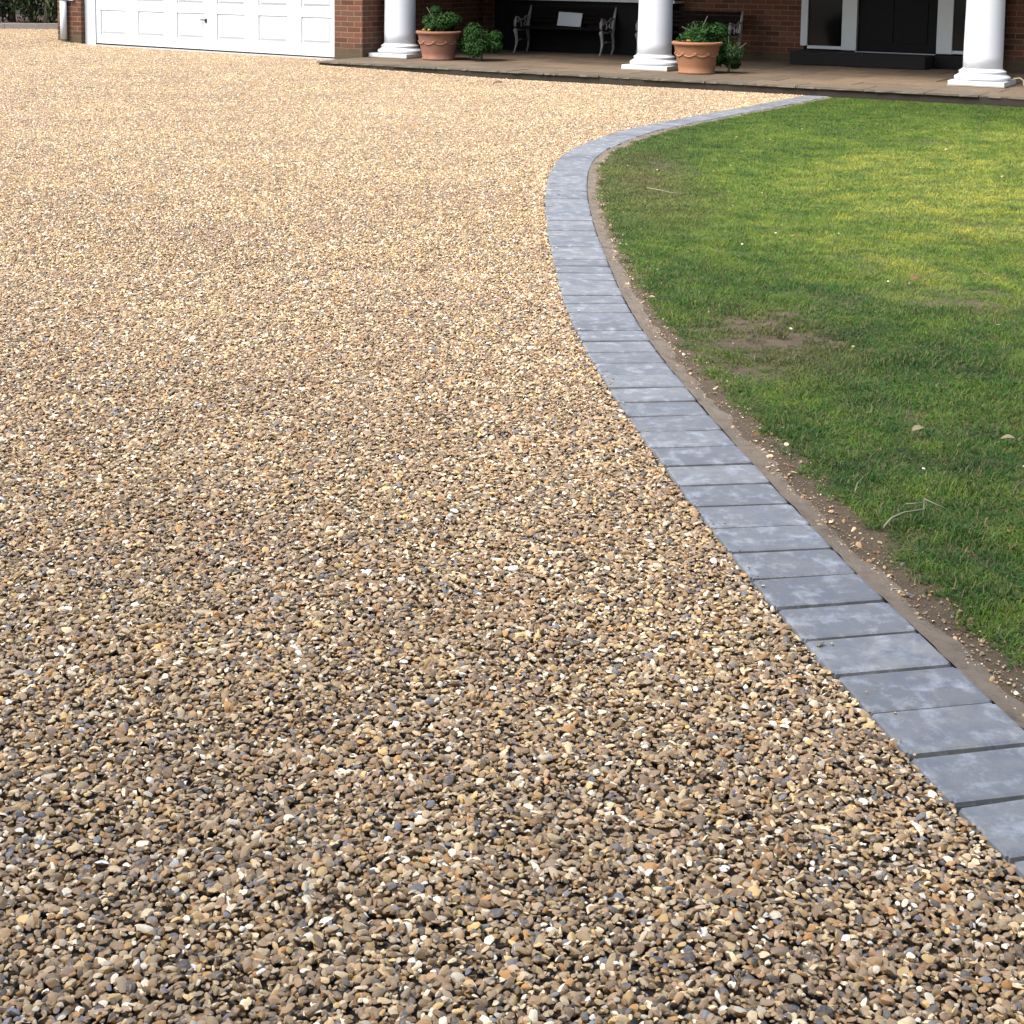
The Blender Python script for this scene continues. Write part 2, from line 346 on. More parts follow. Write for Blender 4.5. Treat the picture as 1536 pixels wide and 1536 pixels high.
# lawn soil: everything on the lawn side up to the patio edge
def lawn_sheet():
    v = []; f = []; n = 220; S1 = CS[-1]
    cols = np.concatenate([[.128], np.linspace(.2, 9.5, 40)])
    for i in range(n+1):
        s = S1*i/n; c = cl_at(s); t = cl_tan(s)
        for k, o in enumerate(cols):
            x = c[0]+o*1.0 if o > .13 else c[0]+t[1]*o; y = c[1] if o > .13 else c[1]-t[0]*o
            if o > .13: x = c[0]+o; y = c[1]-.0*o
            lump = .012*noise.noise(Vector((x*1.3, y*1.3, 0)))+.006*noise.noise(Vector((x*6, y*6, 4)))
            v.append((x, y, -.017+(lump if o > .3 else 0)))
    m = len(cols)
    for i in range(n):
        for k in range(m-1): a = i*m+k; f.append((a, a+1, a+m+1, a+m))
    o = mesh_obj('lawn_soil', v, f, M_SOIL, smooth_=True); tag(o, kind='structure')
lawn_sheet()
ribbon('edging_bed', -.15, .15, -.013, -.013, simple('edging_mortar', (.018, .018, .019), .9))
ribbon('edging_haunch', .1335, .202, -.005, -.017, M_HAUNCH, steps=6, wob=.035)

# ------------------------------------------------------------------ edging pavers: every one a thing
def paver_mesh():
    bm = bmesh.new(); bmesh.ops.create_cube(bm, size=1)
    for v in bm.verts: v.co = Vector((v.co.x*(PW-.002), v.co.y*(PITCHP-.0075), v.co.z*.06-.03))
    bmesh.ops.bevel(bm, geom=[e for e in bm.edges if abs(e.verts[0].co.z-e.verts[1].co.z) > .01], offset=.006, segments=2, affect='EDGES')
    top = [e for e in bm.edges if all(v.co.z > -.001 for v in e.verts) and len(e.link_faces) == 2 and any(abs(fc.normal.z) < .5 for fc in e.link_faces)]
    bmesh.ops.bevel(bm, geom=top, offset=.0095, segments=2, profile=.6, affect='EDGES')
    me = bpy.data.meshes.new('edging_paver'); bm.to_mesh(me); bm.free(); me.materials.append(M_PAVER); return me
PM = paver_mesh()
ORD = ['cut-off nearest', 'second', 'third', 'fourth', 'fifth', 'sixth', 'seventh', 'eighth', 'ninth', 'tenth', 'eleventh', 'twelfth', 'thirteenth', 'fourteenth', 'fifteenth',
       'sixteenth', 'seventeenth', 'eighteenth', 'nineteenth', 'twentieth', 'twenty-first', 'twenty-second', 'twenty-third', 'twenty-fourth', 'twenty-fifth', 'twenty-sixth',
       'twenty-seventh', 'twenty-eighth', 'twenty-ninth', 'thirtieth']
# joint seen at world (0.83, 2.826)
s_ref = CS[np.argmin(((CL-np.array([.83, 2.826]))**2).sum(1))]
k0 = -int((s_ref-CS[-1]*0-.3)/PITCHP); idx = 0
s = s_ref-3*PITCHP-PITCHP/2
while True:
    c = cl_at(s); t = cl_tan(s)
    if local_b(c[0], c[1]) > -1.55+0.06: break
    o = bpy.data.objects.new('edging_paver', PM); COL.objects.link(o)
    o.location = (c[0]+rnd.uniform(-.0025, .0025), c[1], rnd.uniform(-.0025, .0025)); o.rotation_euler = (rnd.uniform(-.012, .012), rnd.uniform(-.008, .008), math.atan2(t[1], t[0])-math.pi/2+rnd.uniform(-.008, .008))
    if idx < len(ORD): lab = f'{ORD[idx]} grey concrete edging block, counted from the near right end of the row'
    elif c[1] < 13: lab = 'thin-looking grey edging block in the middle bend of the row beside the lawn'
    else: lab = 'tiny far grey edging block on the last stretch of the row towards the patio'
    tag(o, lab, 'paver', 'edging blocks between gravel and lawn'); idx += 1; s += PITCHP

# ------------------------------------------------------------------ instanced stuff
def gn_scatter(name, pts, rots, scls, idxs, protos, kind_label=None):
    """one object: a point cloud mesh with geometry nodes putting a prototype on every point"""
    me = bpy.data.meshes.new(name); me.vertices.add(len(pts)); me.vertices.foreach_set('co', np.asarray(pts, np.float32).ravel())
    for nm, typ, arr, key in (('rot', 'FLOAT_VECTOR', rots, 'vector'), ('scl', 'FLOAT_VECTOR', scls, 'vector'), ('pick', 'INT', idxs, 'value')):
        at = me.attributes.new(nm, typ, 'POINT'); at.data.foreach_set(key, np.ascontiguousarray(arr, dtype=np.int32 if typ == 'INT' else np.float32).ravel())
    o = bpy.data.objects.new(name, me); COL.objects.link(o)
    pc = bpy.data.collections.new(name+'_shapes')
    for i, (pm) in enumerate(protos):
        po = bpy.data.objects.new(f'{name}_shape_{i:02d}', pm); pc.objects.link(po)
    ng = bpy.data.node_groups.new(name+'_scatter', 'GeometryNodeTree')
    ng.interface.new_socket('Geometry', in_out='INPUT', socket_type='NodeSocketGeometry'); ng.interface.new_socket('Geometry', in_out='OUTPUT', socket_type='NodeSocketGeometry')
    N = ng.nodes; gi = N.new('NodeGroupInput'); go = N.new('NodeGroupOutput')
    ci = N.new('GeometryNodeCollectionInfo'); ci.inputs['Collection'].default_value = pc; ci.inputs['Separate Children'].default_value = True; ci.inputs['Reset Children'].default_value = True
    ip = N.new('GeometryNodeInstanceOnPoints'); ip.inputs['Pick Instance'].default_value = True
    def att(nm, typ): a = N.new('GeometryNodeInputNamedAttribute'); a.data_type = typ; a.inputs['Name'].default_value = nm; return a.outputs['Attribute']
    mp = N.new('GeometryNodeMeshToPoints')
    L = ng.links; L.new(gi.outputs[0], mp.inputs['Mesh']); L.new(mp.outputs[0], ip.inputs['Points']); L.new(ci.outputs[0], ip.inputs['Instance'])
    L.new(att('pick', 'INT'), ip.inputs['Instance Index']); L.new(att('scl', 'FLOAT_VECTOR'), ip.inputs['Scale'])
    e2r = N.new('FunctionNodeEulerToRotation'); L.new(att('rot', 'FLOAT_VECTOR'), e2r.inputs[0]); L.new(e2r.outputs[0], ip.inputs['Rotation'])
    L.new(ip.outputs[0], go.inputs[0])
    m = o.modifiers.new('scatter', 'NODES'); m.node_group = ng
    return o

def pebble_geo(rg, sub):
    bm = bmesh.new(); bmesh.ops.create_icosphere(bm, subdivisions=sub, radius=1)
    co = np.array([v.co for v in bm.verts]); fc = [[v.index for v in f.verts] for f in bm.faces]; bm.free()
    for _ in range(rg.integers(7, 14)):                       # flattened facets, as on broken flints
        n = rg.normal(size=3); n /= np.linalg.norm(n); d = rg.uniform(.5, .85); h = co@n; m = h > d; co[m] -= ((h[m]-d)*.95)[:, None]*n
    off = rg.uniform(0, 50, 3); co *= (1+.16*np.array([noise.noise(Vector(c*1.1+off)) for c in co]))[:, None]
    a = rg.uniform(.9, 1.4); co *= np.array([a, rg.uniform(.62, .95), rg.uniform(.32, .62)])
    return co, fc
def mesh_from(name, co, fc, mat, sm=True):
    me = bpy.data.meshes.new(name); me.from_pydata([tuple(c) for c in co], [], fc); me.materials.append(mat)
    if sm:
        me.polygons.foreach_set('use_smooth', [True]*len(me.polygons))
        if sm == 2: me.set_sharp_from_angle(angle=R(27))
    return me
prg = np.random.default_rng(3)
PEB = [mesh_from('pebble', *pebble_geo(prg, 2), M_PEB, 2) for _ in range(28)]
def eul(rg, n, tilt): return np.stack([rg.normal(0, tilt, n), rg.normal(0, tilt, n), rg.uniform(0, 2*np.pi, n)], -1)
def sizes(rg, n): return np.clip(rg.lognormal(math.log(.0066), .35, n), .0030, .0135)
def jgrid(rg, x0, x1, y0, y1, p, j=.5):
    xs = np.arange(x0, x1, p); ys = np.arange(y0, y1, p); X, Y = np.meshgrid(xs, ys); X[::2] += p/2; X = X.ravel(); Y = Y.ravel()
    return X+rg.uniform(-j, j, X.size)*p, Y+rg.uniform(-j, j, X.size)*p
def in_drive(x, y, m=0.0):
    k = side_dist(x, y) < -(PW/2+m); b = local_b(x, y); a = local_a(x, y)
    k &= ~((b > -1.47) & (a > -.34)); k &= b < np.where(a > -.4, -1.4, np.where(a > -6.1, -.50, 60)); return k
def view_ok(x, y, mx=.5, slope=.36): return np.abs(x) < y*slope+mx
# near field: every pebble its own instance, two layers
x, y = jgrid(rng, -3.2, 2.4, 1.4, 7.0, .0090); k = view_ok(x, y); x, y = x[k], y[k]; k = in_drive(x, y, .001); x, y = x[k], y[k]
n = len(x); sz = sizes(rng, n)
und = np.array([noise.noise(Vector((a*5, b*5, 0))) for a, b in zip(x[::1], y[::1])])*.004
z = rng.uniform(-.016, -.004, n)+und-.3*(sz-.008)
P1 = (np.stack([x, y, z], -1), eul(rng, n, .30), np.repeat(sz[:, None], 3, 1), rng.integers(0, len(PEB), n))
# further out: hand-sized patches of pebbles
PR = .05
def pebble_patch(rg, pitch):
    co = []; fc = []; k = 0; X, Y = jgrid(rg, -PR-.01, PR+.01, -PR-.01, PR+.01, pitch)
    for a, b in zip(X, Y):
        if a*a+b*b > (PR*1.05)**2: continue
        c, f = pebble_geo(rg, 1); s = sizes(rg, 1)[0]; e = eul(rg, 1, .38)[0]
        Mx = np.array(Matrix.Rotation(e[2], 3, 'Z') @ Matrix.Rotation(e[0], 3, 'X') @ Matrix.Rotation(e[1], 3, 'Y'))
        c = (c*s)@Mx.T+[a, b, rg.uniform(-.015, -.0045)-.3*(s-.008)]; co.append(c); fc += [[i+k for i in q] for q in f]; k += len(c)
    return mesh_from('pebble_patch', np.vstack(co), fc, M_PEB)
PATCH = [pebble_patch(prg, .0103) for _ in range(14)]
xs = []; ys = []
x, y = jgrid(rng, -14, 9, 6.96, 31, .070, .22); k = view_ok(x, y, 1.2, .37); x, y = x[k], y[k]; k = in_drive(x, y, .035); x, y = x[k], y[k]
n = len(x); P2 = (np.stack([x, y, gz(x, y)+rng.uniform(-.003, .003, n)], -1), np.stack([np.zeros(n), np.zeros(n), rng.uniform(0, 6.28, n)], -1), np.ones((n, 3)), rng.integers(0, len(PATCH), n)+len(PEB))
# trim row along pavers and patio where whole patches do not fit
x, y = jgrid(rng, -6.5, 5, 6.9, 29, .012)
k = view_ok(x, y, .4, .36); x, y = x[k], y[k]; b = local_b(x, y); a = local_a(x, y)
near_patio = (b > -1.62) & (b < -1.45) & (a > -.6) | (b > -.62) & (b < -.44) & (a < -.3) | (a > -.5) & (a < -.3) & (b > -1.6)
near_curve = np.zeros(len(x), bool); q = (y < 17.6) & (x > -.2) & (x < 4); near_curve[q] = True
k = near_patio | near_curve; x, y = x[k], y[k]; d = side_dist(x, y); a = local_a(x, y); b = local_b(x, y)
k = in_drive(x, y, .001) & ((d > -.21) | (b > -1.62) & (a > -.6) | (b > -.62)); x, y = x[k], y[k]; n = len(x); sz = sizes(rng, n)
P3 = (np.stack([x, y, gz(x, y)+rng.uniform(-.015, -.004, n)], -1), eul(rng, n, .38), np.repeat(sz[:, None], 3, 1), rng.integers(0, len(PEB), n))
# stray stones on the strip beside the edging
m = 15000; ss = rng.uniform(0, CS[-1]-.5, m); ofs = .155+np.abs(rng.normal(0, .085, m)); px = []; 
C2 = np.array([cl_at(s_) for s_ in ss]); T2 = np.array([cl_tan(s_) for s_ in ss]); X2 = C2[:, 0]+T2[:, 1]*ofs; Y2 = C2[:, 1]-T2[:, 0]*ofs
dens = np.interp(Y2, [2, 4, 6, 12, 17], [1, .8, .5, .25, .1]); k = rng.uniform(0, 1, m) < dens; X2, Y2 = X2[k], Y2[k]; n = len(X2)
s2 = sizes(rng, n)*rng.choice([.22, .3, .4, .55, .9], n, p=[.3, .28, .2, .14, .08])
P4 = (np.stack([X2, Y2, np.full(n, -.0135)], -1), eul(rng, n, .3), np.repeat(s2[:, None], 3, 1), rng.integers(0, len(PEB), n))
# a few on the pavers' joints and out in the grass
m = 150; X3 = rng.uniform(.5, 5, m); Y3 = rng.uniform(3, 16, m); d = side_dist(X3, Y3); k = (d > .2); X3, Y3 = X3[k], Y3[k]; n = len(X3)
P5 = (np.stack([X3, Y3, np.full(n, .004)], -1), eul(rng, n, .3), np.repeat(sizes(rng, n)[:, None]*.8, 3, 1), rng.integers(0, len(PEB), n))
ALL = [np.concatenate([p[i] for p in (P1, P2, P3)]) for i in range(4)]
gv = gn_scatter('gravel', *ALL, PEB+PATCH); tag(gv, 'loose golden brown pea gravel spread over the whole driveway', 'gravel', kind='stuff')
m = 420; ss = rng.uniform(0, CS[-1]-.4, m); ofs = -.128+rng.exponential(.022, m); C2 = np.array([cl_at(s_) for s_ in ss]); T2 = np.array([cl_tan(s_) for s_ in ss]); X4 = C2[:, 0]+T2[:, 1]*ofs; Y4 = C2[:, 1]-T2[:, 0]*ofs
s4 = sizes(rng, m)*rng.choice([.2, .35, .7], m, p=[.5, .35, .15]); P6 = (np.stack([X4, Y4, .003+s4*.2], -1), eul(rng, m, .2), np.repeat(s4[:, None], 3, 1), rng.integers(0, len(PEB), m))
ALL = [np.concatenate([p[i] for p in (P4, P5, P6)]) for i in range(4)]
gv = gn_scatter('stray_stones', *ALL, PEB); tag(gv, 'stray small stones on the bare soil strip between edging blocks and lawn', 'stones', kind='stuff')

# ------------------------------------------------------------------ grass
def tuft(rg, n, rad, hmin, hmax, wdt):
    co = []; fc = []
    for _ in range(n):
        r = rad*math.sqrt(rg.uniform()); th = rg.uniform(0, 6.283); bx, by = r*math.cos(th), r*math.sin(th)
        L = rg.uniform(hmin, hmax); la = rg.uniform(0, 6.283); lean = rg.uniform(.7, 1.9); dx, dy = math.cos(la), math.sin(la); wv = wdt*rg.uniform(.6, 1.2)
        sx, sy = -dy*wv/2, dx*wv/2; k = len(co); p = np.array([bx, by, -.004]); ang = lean*.55
        pts = [p.copy()]
        for sgi in range(3):
            p = p+L/3*np.array([dx*math.sin(ang), dy*math.sin(ang), math.cos(ang)]); pts.append(p.copy()); ang = min(ang+lean*.55, 2.0)
        for j, q in enumerate(pts[:-1]):
            ww = 1-.25*j; co += [q+[-sx*ww, -sy*ww, 0], q+[sx*ww, sy*ww, 0]]
        co.append(pts[-1]); fc += [[k, k+1, k+3, k+2], [k+2, k+3, k+5, k+4], [k+4, k+5, k+6]]
    return mesh_from('grass_tuft', np.array(co), fc, M_GRASS)
grg = np.random.default_rng(5)
T1 = [tuft(grg, 18, .024, .014, .036, .0030) for _ in range(12)]; TF = [tuft(grg, 90, .06, .018, .038, .0042) for _ in range(10)]
BARE = [(.98, 6.02, .20, .26, .8), (.86, 5.38, .13, .20, .75), (1.14, 5.82, .13, .07, .95), (.92, 9.9, .20, .7, .5), (1.12, 11.2, .25, .35, .45), (1.05, 3.72, .12, .10, .6), (.80, 4.45, .08, .2, .5), (1.3, 4.9, .18, .07, .4)]
def grass_keep(x, y, rg):
    d = side_dist(x, y); n1 = np.array([noise.noise(Vector((a*2.2, b*2.2, 0))) for a, b in zip(x, y)]); n2 = np.array([noise.noise(Vector((a*9, b*9, 7))) for a, b in zip(x, y)])
    gap = np.interp(y, [2, 5, 7, 12, 17], [.30, .265, .24, .215, .185])
    pr = smooth(-.03, .07, d-gap+n2*.05); pr *= np.clip(.93+.35*n2+.25*n1, .35, 1)
    for bx, by, rx, ry, st in BARE: pr *= 1-min(st, .8)*smooth(1.9, .2, ((x-bx)/rx)**2+((y-by)/ry)**2+n2*2.4+n1*.8)
    return (rg.uniform(0, 1, len(x)) < pr) & (local_b(x, y) < -1.5), d
x, y = jgrid(grg, .5, 4.6, 2.2, 9.0, .0172); k = (x < y*.36+.45) & (x > .4); x, y = x[k], y[k]; k, d = grass_keep(x, y, grg); x, y = x[k], y[k]; n = len(x)
sc = grg.uniform(.7, 1.25, n); n3 = np.array([noise.noise(Vector((a*5, b*5, 3))) for a, b in zip(x, y)])
G1 = (np.stack([x, y, np.full(n, -.013)], -1), np.stack([grg.normal(0, .1, n), grg.normal(0, .1, n), grg.uniform(0, 6.28, n)], -1), np.stack([sc, sc, sc*(1+.9*n3)], -1), grg.integers(0, len(T1), n))
x, y = jgrid(grg, .4, 9.5, 8.95, 18, .045); k = (x < y*.38+.8); x, y = x[k], y[k]; k, d = grass_keep(x, y, grg); x, y = x[k], y[k]; n = len(x); sc = grg.uniform(.8, 1.2, n)
G2 = (np.stack([x, y, np.full(n, -.013)], -1), np.stack([np.zeros(n), np.zeros(n), grg.uniform(0, 6.28, n)], -1), np.stack([sc, sc, sc], -1), grg.integers(0, len(TF), n)+len(T1))
ALL = [np.concatenate([p[i] for p in (G1, G2)]) for i in range(4)]
gr = gn_scatter('grass', *ALL, T1+TF); tag(gr, 'short worn green lawn grass inside the curved edging', 'grass', kind='stuff')

# twigs and leaves on the lawn and drive
def twig(paths, label):
    m = MB()
    for p, r in paths: m.tube(p, [r*(1-.6*i/(len(p)-1)) for i in range(len(p))], 6)
    return tag(m.build('twig', M_TWIG), label, 'twig')
twig([([(0.950, 3.730, .022), (0.985, 3.790, .024), (1.025, 3.825, .026), (1.085, 3.855, .024), (1.105, 3.930, .026)], .0035),
      ([(1.105, 3.930, .026), (1.125, 3.900, .024), (1.145, 3.880, .02)], .0022), ([(1.050, 3.900, .022), (1.105, 3.900, .027)], .002)], 'pale forked twig lying in the grass near the right edge')
twig([([(0.935, 3.99, .022), (0.955, 4.05, .025), (0.985, 4.11, .022)], .0022)], 'thin short twig in the grass left of the forked twig')
twig([([(.86, 9.62, .025), (.93, 9.50, .03), (1.0, 9.42, .025), (1.07, 9.38, .028)], .004)], 'lone pale twig on worn lawn just inside the far bend of the edging')
def dead_leaf(x, y, z, s, rz, label, mat=M_DEAD):
    v = []; f = []; n = 9
    for i in range(n):
        t = i/(n-1); wv = math.sin(math.pi*min(1, t*.95+.03))**.8*.34; cu = .18*math.sin(t*3)
        v += [((t-.5), -wv, cu+.12), ((t-.5), 0, cu), ((t-.5), wv, cu+.14)]
    for i in range(n-1):
        for k in range(2): a = i*3+k; f.append((a, a+1, a+4, a+3))
    o = mesh_obj('fallen_leaf', [(a*s, b*s, c*s) for a, b, c in v], f, mat, smooth_=True); o.location = (x, y, z); o.rotation_euler = (.1, -.15, rz)
    return tag(o, label, 'leaf')
M_PALELEAF = leaf_mat('pale_leaf', [(.24, .20, .11), (.28, .24, .14)])
dead_leaf(1.84, 6.84, .02, .06, .3, 'curled tan leaf on the bright middle of the lawn')
dead_leaf(1.26, 4.58, .012, .042, .2, 'pale dry leaf on the dark grass below the lawn middle', M_PALELEAF)
dead_leaf(1.51, 4.50, .012, .04, -.4, 'pale leaf on the grass at the right frame edge', M_PALELEAF)
dead_leaf(-.18, 18.15, .012, .11, .1, 'brown dead leaf on the gravel in front of the patio edge')
dead_leaf(.76, 4.55, .0, .03, .6, 'tiny tan leaf lying on the bare strip beside the edging blocks')
def daisy(x, y, s):
    m = MB(); m.lathe([(.0005, .0), (1, .15), (.9, .35), (.0005, .45)], n=7, cap=False); o = m.build('daisy', M_DAISY); o.scale = (s, s, s); o.location = (x, y, .022); o.rotation_euler = (rnd.uniform(-.4, .4), rnd.uniform(-.4, .4), 0)
    return tag(o, 'tiny white daisy head or petal speck scattered in the lawn', 'flower', 'white flecks in the lawn')
M_DAISY = leaf_mat('daisy_petal', [(.75, .76, .62), (.8, .8, .72)])
for i in range(22):
    while True:
        yy = rnd.uniform(3.6, 15.5); xx = rnd.uniform(.6, yy*.33)
        if side_dist([xx], [yy])[0] > .32: break
    daisy(xx, yy, rnd.uniform(.0035, .007))

# ------------------------------------------------------------------ patio
def patio():
    m = MB(); b0 = -1.49; rr = random.Random(4); rows = [(-1.49, -.93, .62), (-.92, -.38, .8), (-.37, .22, .62), (.23, .83, .75), (.84, 1.42, .62), (1.43, 2.05, .7), (2.06, 2.86, .62)]
    for i, (y0, y1, wd) in enumerate(rows):
        a = -.34
        while a < 13:
            wv = wd*rr.uniform(.75, 1.3); a1 = min(a+wv, 13)
            dz = rr.uniform(-.003, .003); f0 = y0+(rr.uniform(-.012, .012) if i == 0 else 0)
            if i == 0:                                   # worn, chipped outer edge
                q = a+.004
                while q < a1-.005:
                    q2 = min(q+rr.uniform(.05, .16), a1-.004); m.face([(q, f0+rr.uniform(0, .02), .077), (q2, f0+rr.uniform(0, .02), .077), (q2, f0+.012, .1+dz), (q, f0+.012, .1+dz)]); q = q2
                m.box(a+.004, a1-.004, f0+.0125, y1-.004, .075, .1+dz)
            else: m.box(a+.004, a1-.004, f0, y1-.004, .075, .1+dz)
            a = a1
    M = Matrix.Translation(HO) @ Matrix.Rotation(-PH, 4, 'Z')
    o = m.build('patio_slabs', M_SLAB, bevel=.006); o.matrix_world = M; tag(o, kind='structure')
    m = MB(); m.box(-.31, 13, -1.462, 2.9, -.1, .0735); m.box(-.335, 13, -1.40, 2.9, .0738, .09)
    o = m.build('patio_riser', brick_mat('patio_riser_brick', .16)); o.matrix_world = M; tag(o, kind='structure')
patio()

# ------------------------------------------------------------------ the house
house = empty('brick_house', HO, -PH); tag(house, 'red brick house with white garage door and white porch columns', 'house')
H = house
m = MB()   # garage front: left pier, lintel wall, right pier with the porch side wall
m.box(-6.16, -5.66, -.45, .0, -.1, 2.25); m.box(-6.16, -.31, -.45, 0, 2.25, 2.75); m.box(-.79, -.31, -.45, 0, -.1, 2.25)
m.box(-.75, -.31, 0.001, 2.95, -.1, 2.75); m.box(-6.16, -5.9, .001, 7, -.1, 2.75); m.build('garage_wall', M_BRICK, H)
m = MB(); m.box(-.31, 4.98, 2.86, 3.1, -.1, 2.75); m.box(7.62, 14, 2.86, 3.1, -.1, 2.75); m.box(4.98, 7.62, 2.86, 3.1, -.1, .28); m.box(4.98, 7.62, 2.86, 3.1, 2.35, 2.75)
m.build('porch_wall', M_BRICK_IN, H)
m = MB(); m.box(-.74, 14, 3.12, 9, -.1, 5.2); m.build('upper_wall', M_BRICK, H)
m = MB(); m.box(-.29, 14, -.42, 2.85, 2.62, 2.75); m.build('porch_ceiling', simple('dark_ceiling', (.045, .028, .018), .6), H)  # unseen ceiling, coloured dark to cut bounce light in the porch
m = MB(); m.box(-.29, 14, -.3, .3, 2.36, 2.617); m.build('entablature', M_WHITE, H)
m = MB()
for q in ([(-6.4, -.75, 2.76), (14.3, -.75, 2.76), (14.3, 3.1, 4.3), (-6.4, 3.1, 4.3)], [(-6.4, -.75, 2.76), (-6.4, 3.1, 4.3), (-6.4, 7, 2.76)], [(-6.4, 3.1, 4.3), (-.8, 3.1, 4.3), (-.8, 7, 2.76), (-6.4, 7, 2.76)],
          [(-6.4, -.75, 2.755), (-6.4, 7, 2.755), (14.3, 7, 2.755), (14.3, -.75, 2.755)], [(-1.1, 2.8, 5.2), (14.4, 2.8, 5.2), (14.4, 6, 7.4), (-1.1, 6, 7.4)], [(-1.1, 9.2, 5.2), (-1.1, 6, 7.4), (14.4, 6, 7.4), (14.4, 9.2, 5.2)]): m.face(q)
ro = m.build('roof', M_ROOF, H, weld=False); sm_ = ro.modifiers.new('solid', 'SOLIDIFY'); sm_.thickness = .05
# garage frame
m = MB(); m.box(-5.66, -5.435, -.37, -.06, -.05, 2.25); m.box(-5.435, -.79, -.37, -.06, 2.17, 2.25); m.box(-.815, -.79, -.37, -.06, -.05, 2.17); m.build('garage_frame', M_UPVC, H, bevel=.004)
def garage_door():
    zb0, zb1 = .100, .066        # sill follows the fall of the drive from left to right
    d = MB(); A0, A1 = -5.435, -.815
    d.box(A0, A1, -.335, -.30, .075, 2.17)
    d2 = d; cent = [-5.075+.779*k for k in range(6)]; pw = .265
    rowz = [(.255, .635), (.775, 1.155), (1.295, 1.675), (1.80, 2.10)]
    edges = [A0]+[e for c in cent for e in (c-pw, c+pw)]+[A1]
    for i in range(0, len(edges), 2): d.box(edges[i]+.0005, edges[i+1]-.0005, -.352, -.3352, .0755, 2.169)
    zz = [.076]+[z for r in rowz for z in r]+[2.168]
    for c in cent:
        for i in range(0, len(zz), 2): d.box(c-pw+.0002, c+pw-.0002, -.3515, -.3353, zz[i], zz[i+1])
        for z0, z1 in rowz:       # raised and fielded panel
            o_, i_ = .018, .05; A = [(c-pw+o_, z0+o_), (c+pw-o_, z0+o_), (c+pw-o_, z1-o_), (c-pw+o_, z1-o_)]; B = [(c-pw+i_, z0+i_), (c+pw-i_, z0+i_), (c+pw-i_, z1-i_), (c-pw+i_, z1-i_)]
            for k in range(4):
                k2 = (k+1) % 4; d.face([(A[k][0], -.336, A[k][1]), (A[k2][0], -.336, A[k2][1]), (B[k2][0], -.356, B[k2][1]), (B[k][0], -.356, B[k][1])])
            d.face([(p[0], -.356, p[1]) for p in B])
    o = d.build('garage_door', M_WHITE, H, bevel=.003)
    m = MB(); m.box(-3.235, -3.195, -.362, -.3505, .50, .56); m.tube([(-3.215, -.365, .54), (-3.215, -.385, .54)], .012); m.box(-3.30, -3.20, -.395, -.383, .532, .548); m.build('handle', simple('black_handle', (.02, .025, .03), .35), o, bevel=.003)
    m = MB(); q = [(A0, .080), (A1, .040), (A1, .077), (A0, .118)]
    m.face([(a, -.3635, z) for a, z in q]); m.face([(q[3][0], -.3635, q[3][1]), (q[2][0], -.3635, q[2][1]), (q[2][0], -.34, q[2][1]), (q[3][0], -.34, q[3][1])]); m.build('gap_shade_strip', M_BLACK, o)  # black strip laid over the door foot as the shadowy gap beneath it
garage_door()
m = MB(); v = [(-5.66, -.45), (-.79, -.45), (-.79, -.30), (-5.66, -.30)]
ap = MB(); A_ = [(-5.66, -.62), (-.80, -.62), (-.80, -.30), (-5.66, -.30)]; zt_ = [.099, .060, .060, .099]
ap.face([(p[0], p[1], z) for p, z in zip(A_, zt_)])
for i in range(4): j = (i+1) % 4; ap.face([(*A_[i], -.1), (*A_[j], -.1), (*A_[j], zt_[j]), (*A_[i], zt_[i])])
o = ap.build('garage_apron', simple('apron_concrete', (.30, .28, .26), .85, .2, 12, .3)); o.matrix_world = Matrix.Translation(HO) @ Matrix.Rotation(-PH, 4, 'Z'); tag(o, kind='structure')
# downpipe
m = MB(); m.lathe([(.052, .165), (.052, .775)], (-5.965, -.52, 0), 20); m.lathe([(.060, .775), (.060, .86), (.052, .861), (.052, 2.7)], (-5.965, -.52, 0), 20); dp = m.build('downpipe', M_WHITE, H)
m = MB(); m.box(-6.03, -5.78, -.50, -.451, .775, .80); m.build('pipe_clip', M_WHITE, dp)
# sill and bay window (bottom edge of it shows)
wn = MB(); wn.box(.0, 3.08, 2.60, 2.66, .93, 2.3); wd = wn.build('window', M_GLASS, H)
m = MB(); m.box(-.1, 3.13, 2.50, 2.86, .885, .925); m.build('sill', M_UPVC, wd, bevel=.004)
m = MB()
for a in (.0, .75, 1.5, 2.25, 3.02): m.box(a, a+.06, 2.57, 2.64, .9255, 2.3)
m.box(.06, 3.02, 2.575, 2.635, .926, .98); m.build('frame', M_UPVC, wd)
m = MB(); m.box(.05, 3.05, 2.62, 2.858, .1, .884); m.build('bay_panel', M_DARKPAINT, H)
# entrance: sidelights, door, threshold, step
m = MB(); zb, zt = .298, 2.35; b0, b1 = 2.66, 2.76
m.box(4.985, 5.085, b0, b1, zb+.045, zt); m.box(5.575, 5.785, b0, b1, zb, zt); m.box(6.885, 7.095, b0, b1, zb, zt); m.box(7.60, 7.72, b0, b1, zb, zt)
m.box(5.0855, 5.5745, b0, b1, zb+.005, zb+.05); m.box(7.0955, 7.5995, b0, b1, zb+.005, zb+.05); m.box(5.7855, 6.8845, b0, b1, 2.20, zt); m.box(5.785, 6.885, 2.60, 2.659, .283, .292)
m.build('door_frame', M_UPVC, H, bevel=.004)
for a0, a1 in ((5.086, 5.574), (7.096, 7.599)):
    m = MB(); m.box(a0, a1, 2.70, 2.72, zb+.051, zt-.01); m.build('sidelight', M_GLASS, H)
m = MB(); m.box(5.787, 6.883, 2.72, 2.76, .295, 2.19)
for z0, z1 in ((.42, 1.0), (1.15, 2.05)):
    for a0, a1 in ((5.92, 6.28), (6.39, 6.75)): m.box(a0, a1, 2.708, 2.7195, z0, z1)
fd = m.build('front_door', M_DARKPAINT, H, bevel=.004)
m = MB(); m.lathe([(.028, 0), (.032, .02), (.001, .05)], n=14, cap=False); k_ = m.build('handle', simple('brass', (.5, .35, .12), .3, metal=1), fd); k_.location = (5.88, 2.70, 1.15); k_.rotation_euler = (R(90), 0, 0)
